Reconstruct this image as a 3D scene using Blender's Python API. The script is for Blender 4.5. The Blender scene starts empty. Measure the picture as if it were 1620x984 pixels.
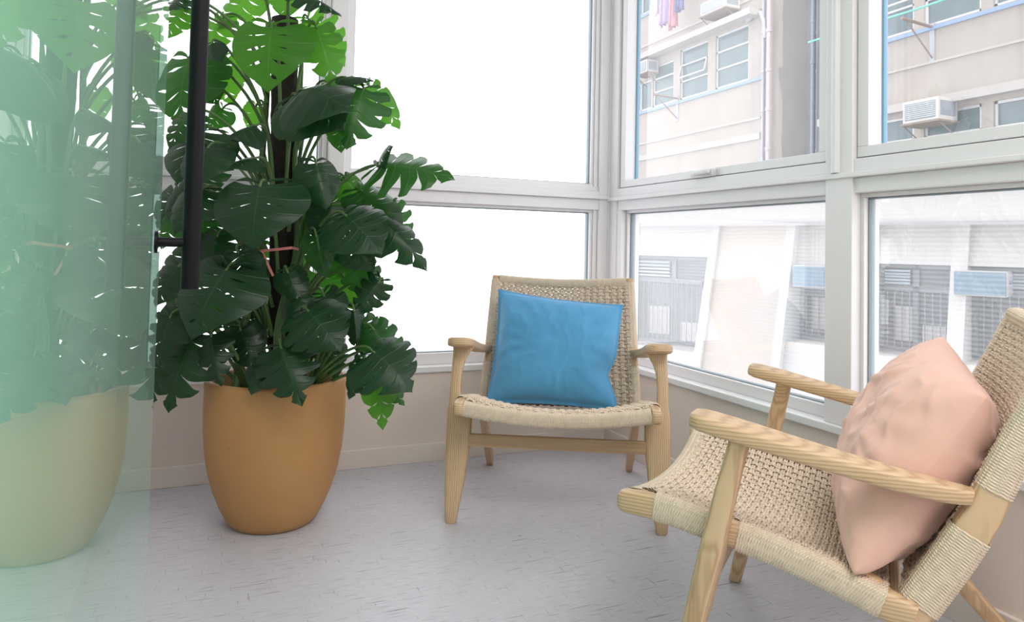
import bpy, bmesh, math, random
import numpy as np
from mathutils import Vector, Matrix, noise
random.seed(7)
PI = math.pi
scn = bpy.context.scene
COL = scn.collection

# ------------------------------------------------------------------ camera
CAM = Vector((-1.66450, -2.77969, 0.85593))
CR = Vector((0.918403, -0.395033, 0.022041))
CU = Vector((-0.034442, -0.024328, 0.999111))
CF = Vector((0.394145, 0.918345, 0.035949))
cd = bpy.data.cameras.new('camera'); cam = bpy.data.objects.new('camera', cd); COL.objects.link(cam)
cd.sensor_width = 36.0; cd.lens = 1131.83 / 1620 * 36; cd.shift_y = -140.07 / 1620
cd.clip_start = 0.02; cd.clip_end = 200
cam.matrix_world = Matrix(((CR.x, CU.x, -CF.x, CAM.x), (CR.y, CU.y, -CF.y, CAM.y), (CR.z, CU.z, -CF.z, CAM.z), (0, 0, 0, 1)))
scn.camera = cam

# ------------------------------------------------------------------ light
scn.view_settings.view_transform = 'Standard'
scn.view_settings.look = 'None'
scn.view_settings.exposure = 0.0
scn.view_settings.gamma = 1.0
scn.view_settings.use_curve_mapping = False
world = bpy.data.worlds.new('sky'); scn.world = world; world.use_nodes = True
wn = world.node_tree; bg = wn.nodes['Background']
bg.inputs['Color'].default_value = (0.95, 0.965, 1.0, 1); bg.inputs['Strength'].default_value = 2.6
sd = bpy.data.lights.new('sun', 'SUN'); sd.energy = 2.2; sd.angle = math.radians(1.0); sd.color = (1, .95, .86)
sun = bpy.data.objects.new('sun', sd); COL.objects.link(sun)
sun.rotation_euler = Vector((0.17, 0.72, -0.67)).to_track_quat('-Z', 'Y').to_euler()
def area(name, loc, rot, sx, sy, power, color=(1, 1, 1), portal=False):
    a = bpy.data.lights.new(name, 'AREA'); a.shape = 'RECTANGLE'; a.size = sx; a.size_y = sy; a.energy = power; a.color = color
    if portal: a.cycles.is_portal = True
    o = bpy.data.objects.new(name, a); COL.objects.link(o); o.location = loc; o.rotation_euler = rot
    return o
area('daylight_portal_back', (-.95, 0.13, 1.36), (-PI / 2, 0, 0), 1.8, 2.0, 1, portal=True)
area('daylight_portal_right', (0.13, -1.25, 1.36), (0, PI / 2, 0), 2.0, 2.5, 1, portal=True)
# unseen fill light, added behind and above the camera to brighten the room
area('fill_area_light', (-0.9, -3.2, 2.52), (0, 0, 0), 1.6, 1.2, 34, (1.0, .965, .93))

# ------------------------------------------------------------------ helpers
def tag(o, label=None, cat=None, group=None, kind=None):
    if label: o['label'] = label
    if cat: o['category'] = cat
    if group: o['group'] = group
    if kind: o['kind'] = kind
    return o
def empty(name, loc=(0, 0, 0), rz=0, **k):
    o = bpy.data.objects.new(name, None); COL.objects.link(o); o.location = loc; o.rotation_euler = (0, 0, rz)
    o.empty_display_size = .1
    return tag(o, **k)
def mesh(name, V, F, mat, parent=None, smooth=False, uv=None, angle=None):
    me = bpy.data.meshes.new(name)
    me.from_pydata([tuple(v) for v in V], [], [tuple(f) for f in F])
    if uv is not None:
        l = me.uv_layers.new(name='UVMap'); a = np.asarray(uv, dtype=np.float32)
        idx = np.zeros(len(me.loops), dtype=np.int32); me.loops.foreach_get('vertex_index', idx)
        l.data.foreach_set('uv', a[idx].ravel())
    if smooth:
        me.polygons.foreach_set('use_smooth', [True] * len(me.polygons))
    me.update()
    if smooth and angle: me.set_sharp_from_angle(angle=math.radians(angle))
    me.materials.append(mat)
    o = bpy.data.objects.new(name, me); COL.objects.link(o)
    if parent: o.parent = parent
    return o
class MB:
    def __init__(s): s.V = []; s.F = []
    def add(s, V, F):
        n = len(s.V); s.V += [tuple(v) for v in V]; s.F += [tuple(i + n for i in f) for f in F]; return s
    def box(s, x0, x1, y0, y1, z0, z1, M=None):
        V = [(x, y, z) for x in (x0, x1) for y in (y0, y1) for z in (z0, z1)]
        if M: V = [tuple(M @ Vector(v)) for v in V]
        F = [(0, 1, 3, 2), (4, 6, 7, 5), (0, 4, 5, 1), (2, 3, 7, 6), (0, 2, 6, 4), (1, 5, 7, 3)]
        return s.add(V, F)
    def bbox(s, x0, x1, y0, y1, z0, z1, b=.003):
        bm = bmesh.new(); bmesh.ops.create_cube(bm, size=1)
        for v in bm.verts:
            v.co = Vector(((x0 + x1) / 2 + v.co.x * (x1 - x0), (y0 + y1) / 2 + v.co.y * (y1 - y0), (z0 + z1) / 2 + v.co.z * (z1 - z0)))
        bmesh.ops.bevel(bm, geom=bm.edges[:], offset=b, segments=2, profile=.5, affect='EDGES')
        bm.verts.index_update()
        V = [v.co[:] for v in bm.verts]; F = [[v.index for v in f.verts] for f in bm.faces]; bm.free()
        return s.add(V, F)
    def rings(s, rings, cap=True, closed=False):
        n = len(rings[0]); V = [p for r in rings for p in r]; F = []
        m = len(rings)
        for i in range(m if closed else m - 1):
            a = i * n; b = ((i + 1) % m) * n
            for j in range(n): F.append((a + j, a + (j + 1) % n, b + (j + 1) % n, b + j))
        if cap and not closed:
            F.append(tuple(range(n - 1, -1, -1))); F.append(tuple((m - 1) * n + j for j in range(n)))
        return s.add(V, F)
    def tube(s, pts, r, n=8):
        pts = [Vector(p) for p in pts]; R = []
        rr = r if isinstance(r, (list, tuple)) else [r] * len(pts)
        t0 = (pts[1] - pts[0]).normalized(); up = Vector((0, 0, 1)) if abs(t0.z) < .9 else Vector((1, 0, 0))
        a = t0.cross(up).normalized()
        for i, p in enumerate(pts):
            t = (pts[min(i + 1, len(pts) - 1)] - pts[max(i - 1, 0)]).normalized()
            a = (a - t * a.dot(t)).normalized(); b = t.cross(a)
            R.append([p + (a * math.cos(2 * PI * j / n) + b * math.sin(2 * PI * j / n)) * rr[i] for j in range(n)])
        return s.rings(R)
    def lathe(s, prof, n=48, c=(0, 0, 0)):
        return s.rings([[(c[0] + r * math.cos(2 * PI * j / n), c[1] + r * math.sin(2 * PI * j / n), c[2] + z) for j in range(n)] for r, z in prof])
    def build(s, name, mat, parent=None, smooth=False, angle=35):
        o = mesh(name, s.V, s.F, mat, parent, smooth, angle=angle if smooth else None)
        bm = bmesh.new(); bm.from_mesh(o.data); bmesh.ops.recalc_face_normals(bm, faces=bm.faces); bm.to_mesh(o.data); bm.free()
        return o
def rrect(c, ax, ay, w, h, e=4.5, n=20):
    c = Vector(c); ax = Vector(ax); ay = Vector(ay); R = []
    for j in range(n):
        t = 2 * PI * (j + .5) / n; ct, st = math.cos(t), math.sin(t)
        R.append(c + ax * (w / 2 * math.copysign(abs(ct) ** (2 / e), ct)) + ay * (h / 2 * math.copysign(abs(st) ** (2 / e), st)))
    return R
def catmull(P, t):
    n = len(P) - 1; x = min(max(t, 0), .99999) * n; i = int(x); f = x - i
    p = [Vector(P[max(0, min(n, k))]) for k in (i - 1, i, i + 1, i + 2)]
    return .5 * ((2 * p[1]) + (p[2] - p[0]) * f + (2 * p[0] - 5 * p[1] + 4 * p[2] - p[3]) * f * f + (3 * p[1] - p[0] - 3 * p[2] + p[3]) * f ** 3)

# ------------------------------------------------------------------ materials
class NT:
    def __init__(s, name):
        s.m = bpy.data.materials.new(name); s.m.use_nodes = True; s.t = s.m.node_tree; s.t.nodes.clear()
        s.out = s.t.nodes.new('ShaderNodeOutputMaterial')
    def n(s, typ, **k):
        nd = s.t.nodes.new('ShaderNode' + typ)
        for a, v in k.items():
            if a.startswith('_'): setattr(nd, a[1:], v)
        return nd
    def l(s, a, b): s.t.links.new(a, b)
    def inp(s, nd, name, v):
        if isinstance(v, bpy.types.NodeSocket): s.l(v, nd.inputs[name])
        else: nd.inputs[name].default_value = v
    def pbr(s, **k):
        p = s.n('BsdfPrincipled')
        for a, v in k.items(): s.inp(p, a.replace('_', ' '), v)
        return p
    def coord(s, kind='Object', scale=(1, 1, 1), rot=(0, 0, 0)):
        c = s.n('TexCoord'); m = s.n('Mapping'); m.inputs['Scale'].default_value = scale; m.inputs['Rotation'].default_value = rot
        s.l(c.outputs[kind], m.inputs['Vector']); return m.outputs[0]
    def noise(s, vec, scale, detail=3, rough=.5, dist=0):
        x = s.n('TexNoise'); s.l(vec, x.inputs['Vector']); x.inputs['Scale'].default_value = scale
        x.inputs['Detail'].default_value = detail; x.inputs['Roughness'].default_value = rough; x.inputs['Distortion'].default_value = dist
        return x.outputs['Fac']
    def ramp(s, fac, stops):
        r = s.n('ValToRGB'); s.l(fac, r.inputs[0]); e = r.color_ramp.elements
        while len(e) < len(stops): e.new(.5)
        for i, (p, c) in enumerate(stops): e[i].position = p; e[i].color = (*c, 1) if len(c) == 3 else c
        return r.outputs[0]
    def mix(s, fac, a, b, mode='MIX'):
        m = s.n('Mix'); m.data_type = 'RGBA'; m.blend_type = mode
        s.inp(m, 0, fac)
        for i, v in ((6, a), (7, b)):
            if isinstance(v, bpy.types.NodeSocket): s.l(v, m.inputs[i])
            else: m.inputs[i].default_value = (*v, 1) if len(v) == 3 else v
        return m.outputs[2]
    def math(s, op, a, b=0.0, c=0.0):
        m = s.n('Math'); m.operation = op
        s.inp(m, 0, a); s.inp(m, 1, b); s.inp(m, 2, c); return m.outputs[0]
    def bump(s, h, strength=.3, dist=.01):
        b = s.n('Bump'); b.inputs['Strength'].default_value = strength; b.inputs['Distance'].default_value = dist; s.l(h, b.inputs['Height']); return b.outputs[0]
    def done(s, shader): s.l(shader, s.out.inputs['Surface']); return s.m
def plain(name, c, rough=.5, nscale=0, var=.06, bump=0, metallic=0, kind='Object'):
    t = NT(name)
    if nscale:
        f = t.noise(t.coord(kind), nscale, 4)
        col = t.mix(f, tuple(x * (1 - var) for x in c), tuple(min(1, x * (1 + var)) for x in c))
        p = t.pbr(Base_Color=col, Roughness=rough, Metallic=metallic)
        if bump: t.l(t.bump(f, bump, .004), p.inputs['Normal'])
    else: p = t.pbr(Base_Color=(*c, 1), Roughness=rough, Metallic=metallic)
    return t.done(p.outputs[0])

def wood(name, axis, c0=(.42, .25, .13), c1=(.67, .465, .285)):
    t = NT(name)
    sc = [22, 22, 22]; sc[axis] = 1.1
    v = t.coord('Object', tuple(sc))
    big = t.noise(v, 1.6, 2, .5, .6)
    fine = t.noise(v, 7, 4, .65)
    w = t.n('TexWave'); w.wave_type = 'BANDS'; w.bands_direction = 'XYZ'[(axis + 1) % 3]
    sc2 = [10, 10, 10]; sc2[axis] = .32
    t.l(t.coord('Object', tuple(sc2)), w.inputs['Vector']); w.inputs['Scale'].default_value = 5.0; w.inputs['Distortion'].default_value = 3.2; w.inputs['Detail'].default_value = 2; w.inputs['Detail Scale'].default_value = 1.2
    f = t.math('MULTIPLY_ADD', w.outputs['Fac'], .62, t.math('MULTIPLY', fine, .38))
    col = t.ramp(f, [(.12, c0), (.42, tuple((a + b * 2) / 3 for a, b in zip(c0, c1))), (.75, c1)])
    col = t.mix(t.math('MULTIPLY', big, .35), col, (.68, .49, .32))
    p = t.pbr(Base_Color=col, Roughness=.42)
    t.l(t.bump(f, .12, .002), p.inputs['Normal'])
    return t.done(p.outputs[0])
WX, WY, WZ = wood('ash_wood_across', 0), wood('ash_wood_along', 1), wood('ash_wood_upright', 2)

def cord_mat(name, c):
    t = NT(name); uv = t.n('TexCoord').outputs['UV']; sp = t.n('SeparateXYZ'); t.l(uv, sp.inputs[0])
    ph = t.math('ADD', t.math('MULTIPLY', sp.outputs[0], 2 * PI / .0075), t.math('MULTIPLY', sp.outputs[1], 2 * PI * 2))
    h = t.math('SINE', ph)
    nz = t.noise(t.coord('Object'), 60, 3)
    d = tuple(x * .80 for x in c)
    col = t.mix(t.math('MULTIPLY_ADD', h, .3, t.math('MULTIPLY', nz, 1.0)), d, tuple(min(1, x * 1.12) for x in c))
    p = t.pbr(Base_Color=col, Roughness=.75)
    t.l(t.bump(h, .55, .0012), p.inputs['Normal'])
    return t.done(p.outputs[0])
CORD = cord_mat('paper_cord', (.81, .66, .52))

def fabric(name, c, c2):
    t = NT(name); v = t.coord('Object')
    w = t.noise(t.coord('Object', (900, 900, 60)), 1.0, 1); w2 = t.noise(t.coord('Object', (60, 900, 900)), 1.0, 1)
    big = t.noise(v, 5, 4, .6)
    col = t.mix(big, c, c2); th = t.math('ADD', w, w2)
    col = t.mix(t.math('MULTIPLY', th, .14), col, tuple(x * .7 for x in c))
    p = t.pbr(Base_Color=col, Roughness=.85); p.inputs['Sheen Weight'].default_value = .25
    h = t.math('ADD', t.math('MULTIPLY', t.noise(v, 9, 3, .5, .3), 3.2), t.math('MULTIPLY', th, .12))
    t.l(t.bump(h, .14, .012), p.inputs['Normal'])
    return t.done(p.outputs[0])

WALL = plain('warm_white_paint', (.72, .64, .58), .7, 3, .02)
WHITE = plain('ceiling_white_paint', (.85, .85, .84), .8, 2, .02)
BASE = plain('skirting_paint', (.74, .67, .62), .45, 3, .02)
ALU = plain('white_powder_coated_aluminium', (.80, .775, .80), .38, 6, .02)
SILL = plain('sill_white_gloss', (.80, .81, .82), .3, 4, .02)
GASK = plain('black_rubber_gasket', (.05, .07, .08), .6, 30, .1)
BLACKM = plain('black_metal', (.004, .004, .006), .42, 30, .1)
STEEL = plain('brushed_steel', (.55, .55, .54), .35, 40, .05, metallic=1)
SOIL = plain('potting_soil', (.05, .032, .02), .95, 40, .5, .8)
COIR = plain('dark_coir_pole', (.022, .016, .012), .95, 90, .5, .9)
RIBBON = plain('pink_plastic_ribbon', (.75, .25, .22), .5, 20, .05)

BLACKM.node_tree.nodes['Principled BSDF'].inputs['Specular IOR Level'].default_value = .2
# floor: woven vinyl with dashes in both directions
def floor_mat():
    t = NT('woven_vinyl_floor')
    rot = (0, 0, math.radians(8))
    a = t.noise(t.coord('Object', (9, 210, 1), rot), 1.0, 2, .5)
    b = t.noise(t.coord('Object', (210, 16, 1), rot), 1.0, 2, .5)
    a2 = t.noise(t.coord('Object', (30, 420, 1), rot), 1.0, 1, .5)
    big = t.noise(t.coord('Object'), 1.2, 2)
    da = t.ramp(a, [(.62, (0, 0, 0)), (.72, (1, 1, 1))]); db = t.ramp(b, [(.66, (0, 0, 0)), (.74, (1, 1, 1))])
    base = t.mix(a2, (.43, .42, .46), (.72, .70, .75))
    base = t.mix(t.math('MULTIPLY', big, .3), base, (.54, .54, .62))
    base = t.mix(t.math('MULTIPLY', da, .8), base, (.15, .13, .15))
    base = t.mix(t.math('MULTIPLY', db, .6), base, (.18, .16, .18))
    p = t.pbr(Base_Color=base, Roughness=.42); p.inputs['Specular IOR Level'].default_value = .35
    t.l(t.bump(t.math('SUBTRACT', a2, da), .15, .002), p.inputs['Normal'])
    return t.done(p.outputs[0])
FLOOR = floor_mat()

def pane_mat(name, veil=0.0, lines=False, tint=(.985, .985, .99), haze=0.0):
    """clear window glass: mirror by Fresnel, optional thin diffusing film"""
    t = NT(name)
    tr = t.n('BsdfTransparent'); tr.inputs[0].default_value = (*tint, 1)
    gl = t.n('BsdfGlossy'); gl.inputs['Roughness'].default_value = .0; gl.inputs[0].default_value = (1, 1, 1, 1)
    geo = t.n('NewGeometry'); fr = t.n('Fresnel')
    fr.inputs['IOR'].default_value = 1.45          # both faces of the sheet are accounted for at the side facing the viewer: R = 2F/(1+F)
    F_ = fr.outputs[0]; R_ = t.math('DIVIDE', t.math('MULTIPLY', F_, 2.0), t.math('ADD', F_, 1.0))
    R_ = t.math('MULTIPLY', R_, t.math('SUBTRACT', 1.0, geo.outputs['Backfacing']))
    tc = t.mix(geo.outputs['Backfacing'], tint, (1, 1, 1)); t.l(tc, tr.inputs[0])
    m = t.n('MixShader'); t.l(R_, m.inputs[0]); t.l(tr.outputs[0], m.inputs[1]); t.l(gl.outputs[0], m.inputs[2])
    last = m.outputs[0]
    if haze:
        d1 = t.n('BsdfDiffuse'); d1.inputs[0].default_value = (.72, .98, .86, 1); d2 = t.n('BsdfTranslucent'); d2.inputs[0].default_value = (.72, .98, .86, 1)
        md = t.n('MixShader'); t.l(d1.outputs[0], md.inputs[1]); t.l(d2.outputs[0], md.inputs[2])
        mh = t.n('MixShader'); mh.inputs[0].default_value = haze; t.l(last, mh.inputs[1]); t.l(md.outputs[0], mh.inputs[2]); last = mh.outputs[0]
    if veil:
        df = t.n('BsdfTranslucent'); df.inputs[0].default_value = (.95, .97, 1, 1)
        m2 = t.n('MixShader')
        if lines:
            w = t.n('TexWave'); w.wave_type = 'BANDS'; w.bands_direction = 'Z'; w.inputs['Scale'].default_value = 26; t.l(t.coord('Object'), w.inputs['Vector'])
            w.inputs['Distortion'].default_value = .6
            t.l(t.math('MULTIPLY_ADD', w.outputs['Fac'], veil * .45, veil * .7), m2.inputs[0])
        else:
            sm = t.noise(t.coord('Object'), 3.5, 4, .6)
            t.l(t.math('MULTIPLY', sm, veil * 2), m2.inputs[0])
        t.l(last, m2.inputs[1]); t.l(df.outputs[0], m2.inputs[2]); last = m2.outputs[0]
    return t.done(last)
PANE = pane_mat('window_glass', veil=.05)
FILM = pane_mat('lined_film_glass', veil=.13, lines=True)
DOORGL = pane_mat('green_door_glass', tint=(.68, .965, .84), haze=.14)

# ------------------------------------------------------------------ room shell
def struct(o): return tag(o, kind='structure')
XL, YB, ZC = -1.92, -4.5, 2.62
XW = -1.85                      # where the back windows stop
struct(MB().box(XL - .15, .15, YB - .15, .15, -.12, 0).build('floor', FLOOR))
struct(MB().box(XL - .15, .15, YB - .15, .15, ZC, ZC + .12).build('ceiling', WHITE))
ZS = .352                       # top of low wall
w = MB().box(XL - .15, .15, 0, .15, 0, ZS).box(XL - .15, .15, 0, .15, 2.35, ZC).box(XL - .15, XW, 0, .15, ZS, 2.35)
struct(w.build('wall_back', WALL))
w = MB().box(0, .15, YB, 0, 0, ZS).box(0, .15, YB, 0, 2.35, ZC).box(0, .15, YB, -2.55, ZS, 2.35)
struct(w.build('wall_right', WALL))
struct(MB().box(XL - .15, XL, YB, 0, 0, ZC).build('wall_left', WHITE))
struct(MB().box(XL - .15, .15, YB - .15, YB, 0, ZC).build('wall_front', WHITE))
struct(MB().bbox(XL, -.012, -.012, .002, 0, .071, .002).build('baseboard_back', BASE))
struct(MB().bbox(-.012, .002, YB, 0.0, 0, .071, .002).build('baseboard_right', BASE))

def profile_bar(mb, axis, a0, a1, secs):
    """axis 'x' (back wall bar, outward = +y) or 'y' (right wall bar, outward = +x): secs = (z0,z1,depth0)"""
    for z0, z1, d0 in secs:
        if axis == 'x': mb.bbox(a0, a1, d0, .10, z0, z1, .0025)
        else: mb.bbox(d0, .10, a0, a1, z0, z1, .0025)
# sills and transoms
m = MB(); m.bbox(XW, 0, -.014, .12, .352, .377, .004); struct(m.build('trim_1', SILL))
m = MB(); m.bbox(-.014, .12, -2.55, -.014, .352, .377, .004); struct(m.build('trim_2', SILL))
m = MB(); profile_bar(m, 'x', XW, -.0, [(1.036, 1.083, .006), (1.083, 1.098, -.012), (1.098, 1.118, .002), (1.118, 1.14, .016)]); struct(m.build('trim_3', ALU))
m = MB(); profile_bar(m, 'y', -2.55, -.0, [(1.032, 1.075, .006), (1.075, 1.09, -.012), (1.09, 1.128, .002)]); struct(m.build('trim_4', ALU))
# posts
m = MB(); m.bbox(-.048, .0, .0, .10, .377, 2.35, .003); m.bbox(-.066, -.048, .018, .10, .377, 2.35, .003)
m.bbox(.0, .10, -.066, .0, .377, 2.35, .003); m.bbox(-.006, .004, -.006, .004, .377, 2.35, .002)
struct(m.build('trim_5', ALU))
m = MB(); m.bbox(-1.242, -1.178, -.008, .10, .377, 2.35, .004); m.bbox(-1.178, -1.160, .016, .10, .377, 2.35, .003); m.bbox(-1.262, -1.242, .016, .10, .377, 2.35, .003)
struct(m.build('trim_6', ALU))
m = MB(); m.bbox(-.004, .10, -1.318, -1.224, .377, 2.35, .003); m.tube([(-.004, -1.262, 1.092), (-.004, -1.262, 2.35)], .014, 12)
struct(m.build('trim_7', ALU))

def window(n, axis, a0, a1, z0, z1, glass, fw=.0, sash=False, handle=None):
    """frame + pane; a0<a1 along the wall; sash = opening casement standing in a gasket gap"""
    root = empty('window_%d' % n, ((a0 + a1) / 2, 0, z0) if axis == 'x' else (0, (a0 + a1) / 2, z0), kind='structure')
    c = (a0 + a1) / 2
    def bar(mb, p0, p1, d0, d1, q0, q1, b=.002):
        if axis == 'x': mb.bbox(p0 - c, p1 - c, d0, d1, q0 - z0, q1 - z0, b)
        else: mb.bbox(d0, d1, p0 - c, p1 - c, q0 - z0, q1 - z0, b)
    f = MB()
    def frame(mb, A0, A1, Z0, Z1, w, d0, d1, wb=None):
        wb = wb or w
        bar(mb, A0, A1, d0, d1, Z0, Z0 + wb); bar(mb, A0, A1, d0, d1, Z1 - w, Z1)
        bar(mb, A0, A0 + w, d0, d1, Z0 + wb, Z1 - w); bar(mb, A1 - w, A1, d0, d1, Z0 + wb, Z1 - w)
    if sash:
        g = MB(); frame(g, a0, a1, z0, z1, .006, .03, .09); g.build('gasket', GASK, root)
        frame(f, a0 + .004, a1 - .004, z0 + .004, z1 - .004, .036, .012, .07, .03); f.build('sash_frame', ALU, root)
        k = MB(); frame(k, a0 + .040, a1 - .040, z0 + .034, z1 - .04, .006, .063, .08); k.build('glazing_bead', plain('blue_grey_bead', (.16, .34, .48), .3), root)
        gp = MB(); bar(gp, a0 + .04, a1 - .04, .068, .074, z0 + .034, z1 - .04, .001); gp.build('glass_pane', glass, root)
    else:
        frame(f, a0, a1, z0, z1, .012, .03, .09, .012 + fw); f.build('frame', ALU, root)
        k = MB(); frame(k, a0 + .012, a1 - .012, z0 + .012 + fw, z1 - .012, .004, .045, .07); k.build('gasket', plain('grey_gasket', (.25, .30, .33), .5), root)
        gp = MB(); bar(gp, a0 + .012, a1 - .012, .055, .061, z0 + .012 + fw, z1 - .012, .001); gp.build('glass_pane', glass, root)
    if handle:
        h = MB(); hy, hz = handle
        h.bbox(-.012, .014, hy - .062 - c, hy + .062 - c, hz - .016 - z0, hz + .012 - z0, .006)
        h.bbox(-.026, -.010, hy - .055 - c, hy + .030 - c, hz - .008 - z0, hz + .006 - z0, .005)
        h.build('handle', plain('handle_grey', (.66, .64, .66), .3), root, True)
    return root
window(1, 'x', -1.160, -.066, 1.14, 2.35, PANE)
window(2, 'x', -1.160, -.066, .377, 1.036, PANE, fw=.034)
window(3, 'x', XW, -1.262, 1.14, 2.35, PANE)
window(4, 'x', XW, -1.262, .377, 1.036, PANE, fw=.034)
window(5, 'y', -1.224, -.070, 1.128, 2.35, PANE, sash=True, handle=(-.66, 1.145))
window(6, 'y', -1.224, -.098, .377, 1.032, FILM, fw=.026)
window(7, 'y', -2.55, -1.318, 1.128, 2.35, PANE, sash=True)
window(8, 'y', -2.55, -1.318, .377, 1.032, FILM, fw=.026)
m = MB(); m.bbox(.004, .10, -.098, -.066, .377, 1.032, .002); struct(m.build('trim_8', ALU))

# glass door leaf, standing open
door = empty('door_1', (-1.75, -1.107, 0), kind='structure')
m = MB(); m.bbox(-.012, 0, -1.6, 0, .008, 2.35, .001); m.build('glass_panel', DOORGL, door)
h = MB(); hy = -.173
for sx in (1,):
    x = .063 if sx > 0 else -.012 - .063
    h.tube([(x, hy, .765), (x, hy, 1.95)], .0165, 20)
    h.tube([(0 if sx > 0 else -.012, hy, .853), (x, hy, .853)], .009, 12)
    h.tube([(0 if sx > 0 else -.012, hy, 1.86), (x, hy, 1.86)], .009, 12)
    for z in (.853, 1.86): h.tube([(0 if sx > 0 else -.012, hy, z), (.005 * sx - (0 if sx > 0 else .012), hy, z)], .021, 20)
h.build('pull_handle', BLACKM, door, True)
m = MB()
for z in (0.0, 2.30):
    m.bbox(-.03, .018, -1.6, -1.45, z + .002, z + .05, .003)
m.build('pivot_clamp', STEEL, door)

# body and glowing face added around the unseen fill light
lamp = empty('fill_light', (-.9, -3.2, 2.62)); tag(lamp, 'added square fill light panel on the ceiling, unseen behind the viewer', 'ceiling lamp')
t_ = NT('fill_light_glow'); em = t_.n('Emission'); em.inputs[0].default_value = (1, .965, .93, 1); em.inputs[1].default_value = 2.0
DIFF = t_.done(em.outputs[0])
MB().bbox(-.82, .82, -.62, .62, -.04, 0, .008).build('housing', WHITE, lamp)
MB().bbox(-.78, .78, -.58, .58, -.05, -.04, .002).build('fill_glow_panel', DIFF, lamp)

# ------------------------------------------------------------------ chairs
def tube_mesh(paths, r, n=6):
    """paths: list of (k,3) arrays -> V, F, UV"""
    V = []; F = []; UV = []; base = 0
    ang = np.arange(n + 1) * 2 * PI / n
    for P, N in paths:
        k = len(P); T = np.gradient(P, axis=0); T /= np.linalg.norm(T, axis=1)[:, None] + 1e-12
        S = np.cross(T, N); S /= np.linalg.norm(S, axis=1)[:, None] + 1e-12; Q = np.cross(S, T)
        L = np.concatenate([[0], np.cumsum(np.linalg.norm(np.diff(P, axis=0), axis=1))])
        ring = P[:, None, :] + r * (np.cos(ang)[None, :, None] * S[:, None, :] + np.sin(ang)[None, :, None] * Q[:, None, :])
        V.append(ring.reshape(-1, 3)); UV.append(np.stack([np.repeat(L, n + 1), np.tile(np.arange(n + 1) / n, k)], 1))
        i = np.arange(k - 1)[:, None] * (n + 1) + np.arange(n)[None, :] + base
        F.append(np.stack([i, i + 1, i + n + 2, i + n + 1], -1).reshape(-1, 4)); base += k * (n + 1)
    return np.concatenate(V), np.concatenate(F), np.concatenate(UV)
def fast_mesh(name, V, F, UV, mat, parent):
    me = bpy.data.meshes.new(name); nf = len(F)
    me.vertices.add(len(V)); me.vertices.foreach_set('co', V.astype(np.float32).ravel())
    me.loops.add(nf * 4); me.loops.foreach_set('vertex_index', F.astype(np.int32).ravel())
    me.polygons.add(nf); me.polygons.foreach_set('loop_start', (np.arange(nf) * 4).astype(np.int32))
    me.polygons.foreach_set('use_smooth', np.ones(nf, dtype=bool))
    l = me.uv_layers.new(name='UVMap'); l.data.foreach_set('uv', UV[F.ravel()].astype(np.float32).ravel())
    me.update(calc_edges=True); me.validate(); me.materials.append(mat)
    o = bpy.data.objects.new(name, me); COL.objects.link(o); o.parent = parent; return o

def weave(surf, nw, nf, trange, name, parent, amp=.0044, r=.0024, half=.0027, rear=-.0095):
    """surf(x[-1..1], t[0..1]) -> points (k,3). nw warps (along t), nf wefts (along x)."""
    def nrm(X, T):
        e = 1e-3; a = surf(X + e, T) - surf(X - e, T); b = surf(X, T + e) - surf(X, T - e)
        N = np.cross(a, b); return N / np.linalg.norm(N, axis=1)[:, None]
    paths = []
    xs = (np.arange(nw) + .5) / nw * 2 - 1; ts = (np.arange(nf) + .5) / nf
    for j, t in enumerate(ts):                                   # wefts
        X = np.linspace(-1.0, 1.0, nw * 6 + 1); T = np.full_like(X, t)
        ph = (X + 1) / 2 * nw * PI + PI * j
        P = surf(X, T); N = nrm(X, T); D = surf(X, T + 1e-3) - P; D /= np.linalg.norm(D, axis=1)[:, None]
        a = amp * np.sin(ph) * np.clip((1 - abs(X)) / .03, 0, 1)
        for s in (-1, 1):
            pinch = 1 - .18 * np.abs(np.sin(ph))
            paths.append((P + N * a[:, None] + D * (s * half * pinch)[:, None], N))
    for j, t in enumerate(ts[:-1]):                              # returning cords on the rear face
        X = np.linspace(-.99, .99, 40); T = np.full_like(X, t + .5 / nf)
        P = surf(X, T); N = nrm(X, T); D = surf(X, T + 1e-3) - P; D /= np.linalg.norm(D, axis=1)[:, None]
        for s in (-1, 1): paths.append((P + N * rear + D * s * half, N))
    for i, x in enumerate(xs):                                   # warps
        T = np.linspace(0, 1, nf * 4 + 1); X = np.full_like(T, x)
        ph = T * nf * PI + PI * i
        P = surf(X, T); N = nrm(X, T); D = surf(X + 1e-3, T) - P; D /= np.linalg.norm(D, axis=1)[:, None]
        a = -amp * .5 * np.sin(ph)
        for s in (-1, 0, 1):
            paths.append((P + N * a[:, None] + D * s * .0046, N))
    V, F, UV = tube_mesh(paths, r)
    return fast_mesh(name, V, F, UV, CORD, parent)

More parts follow.
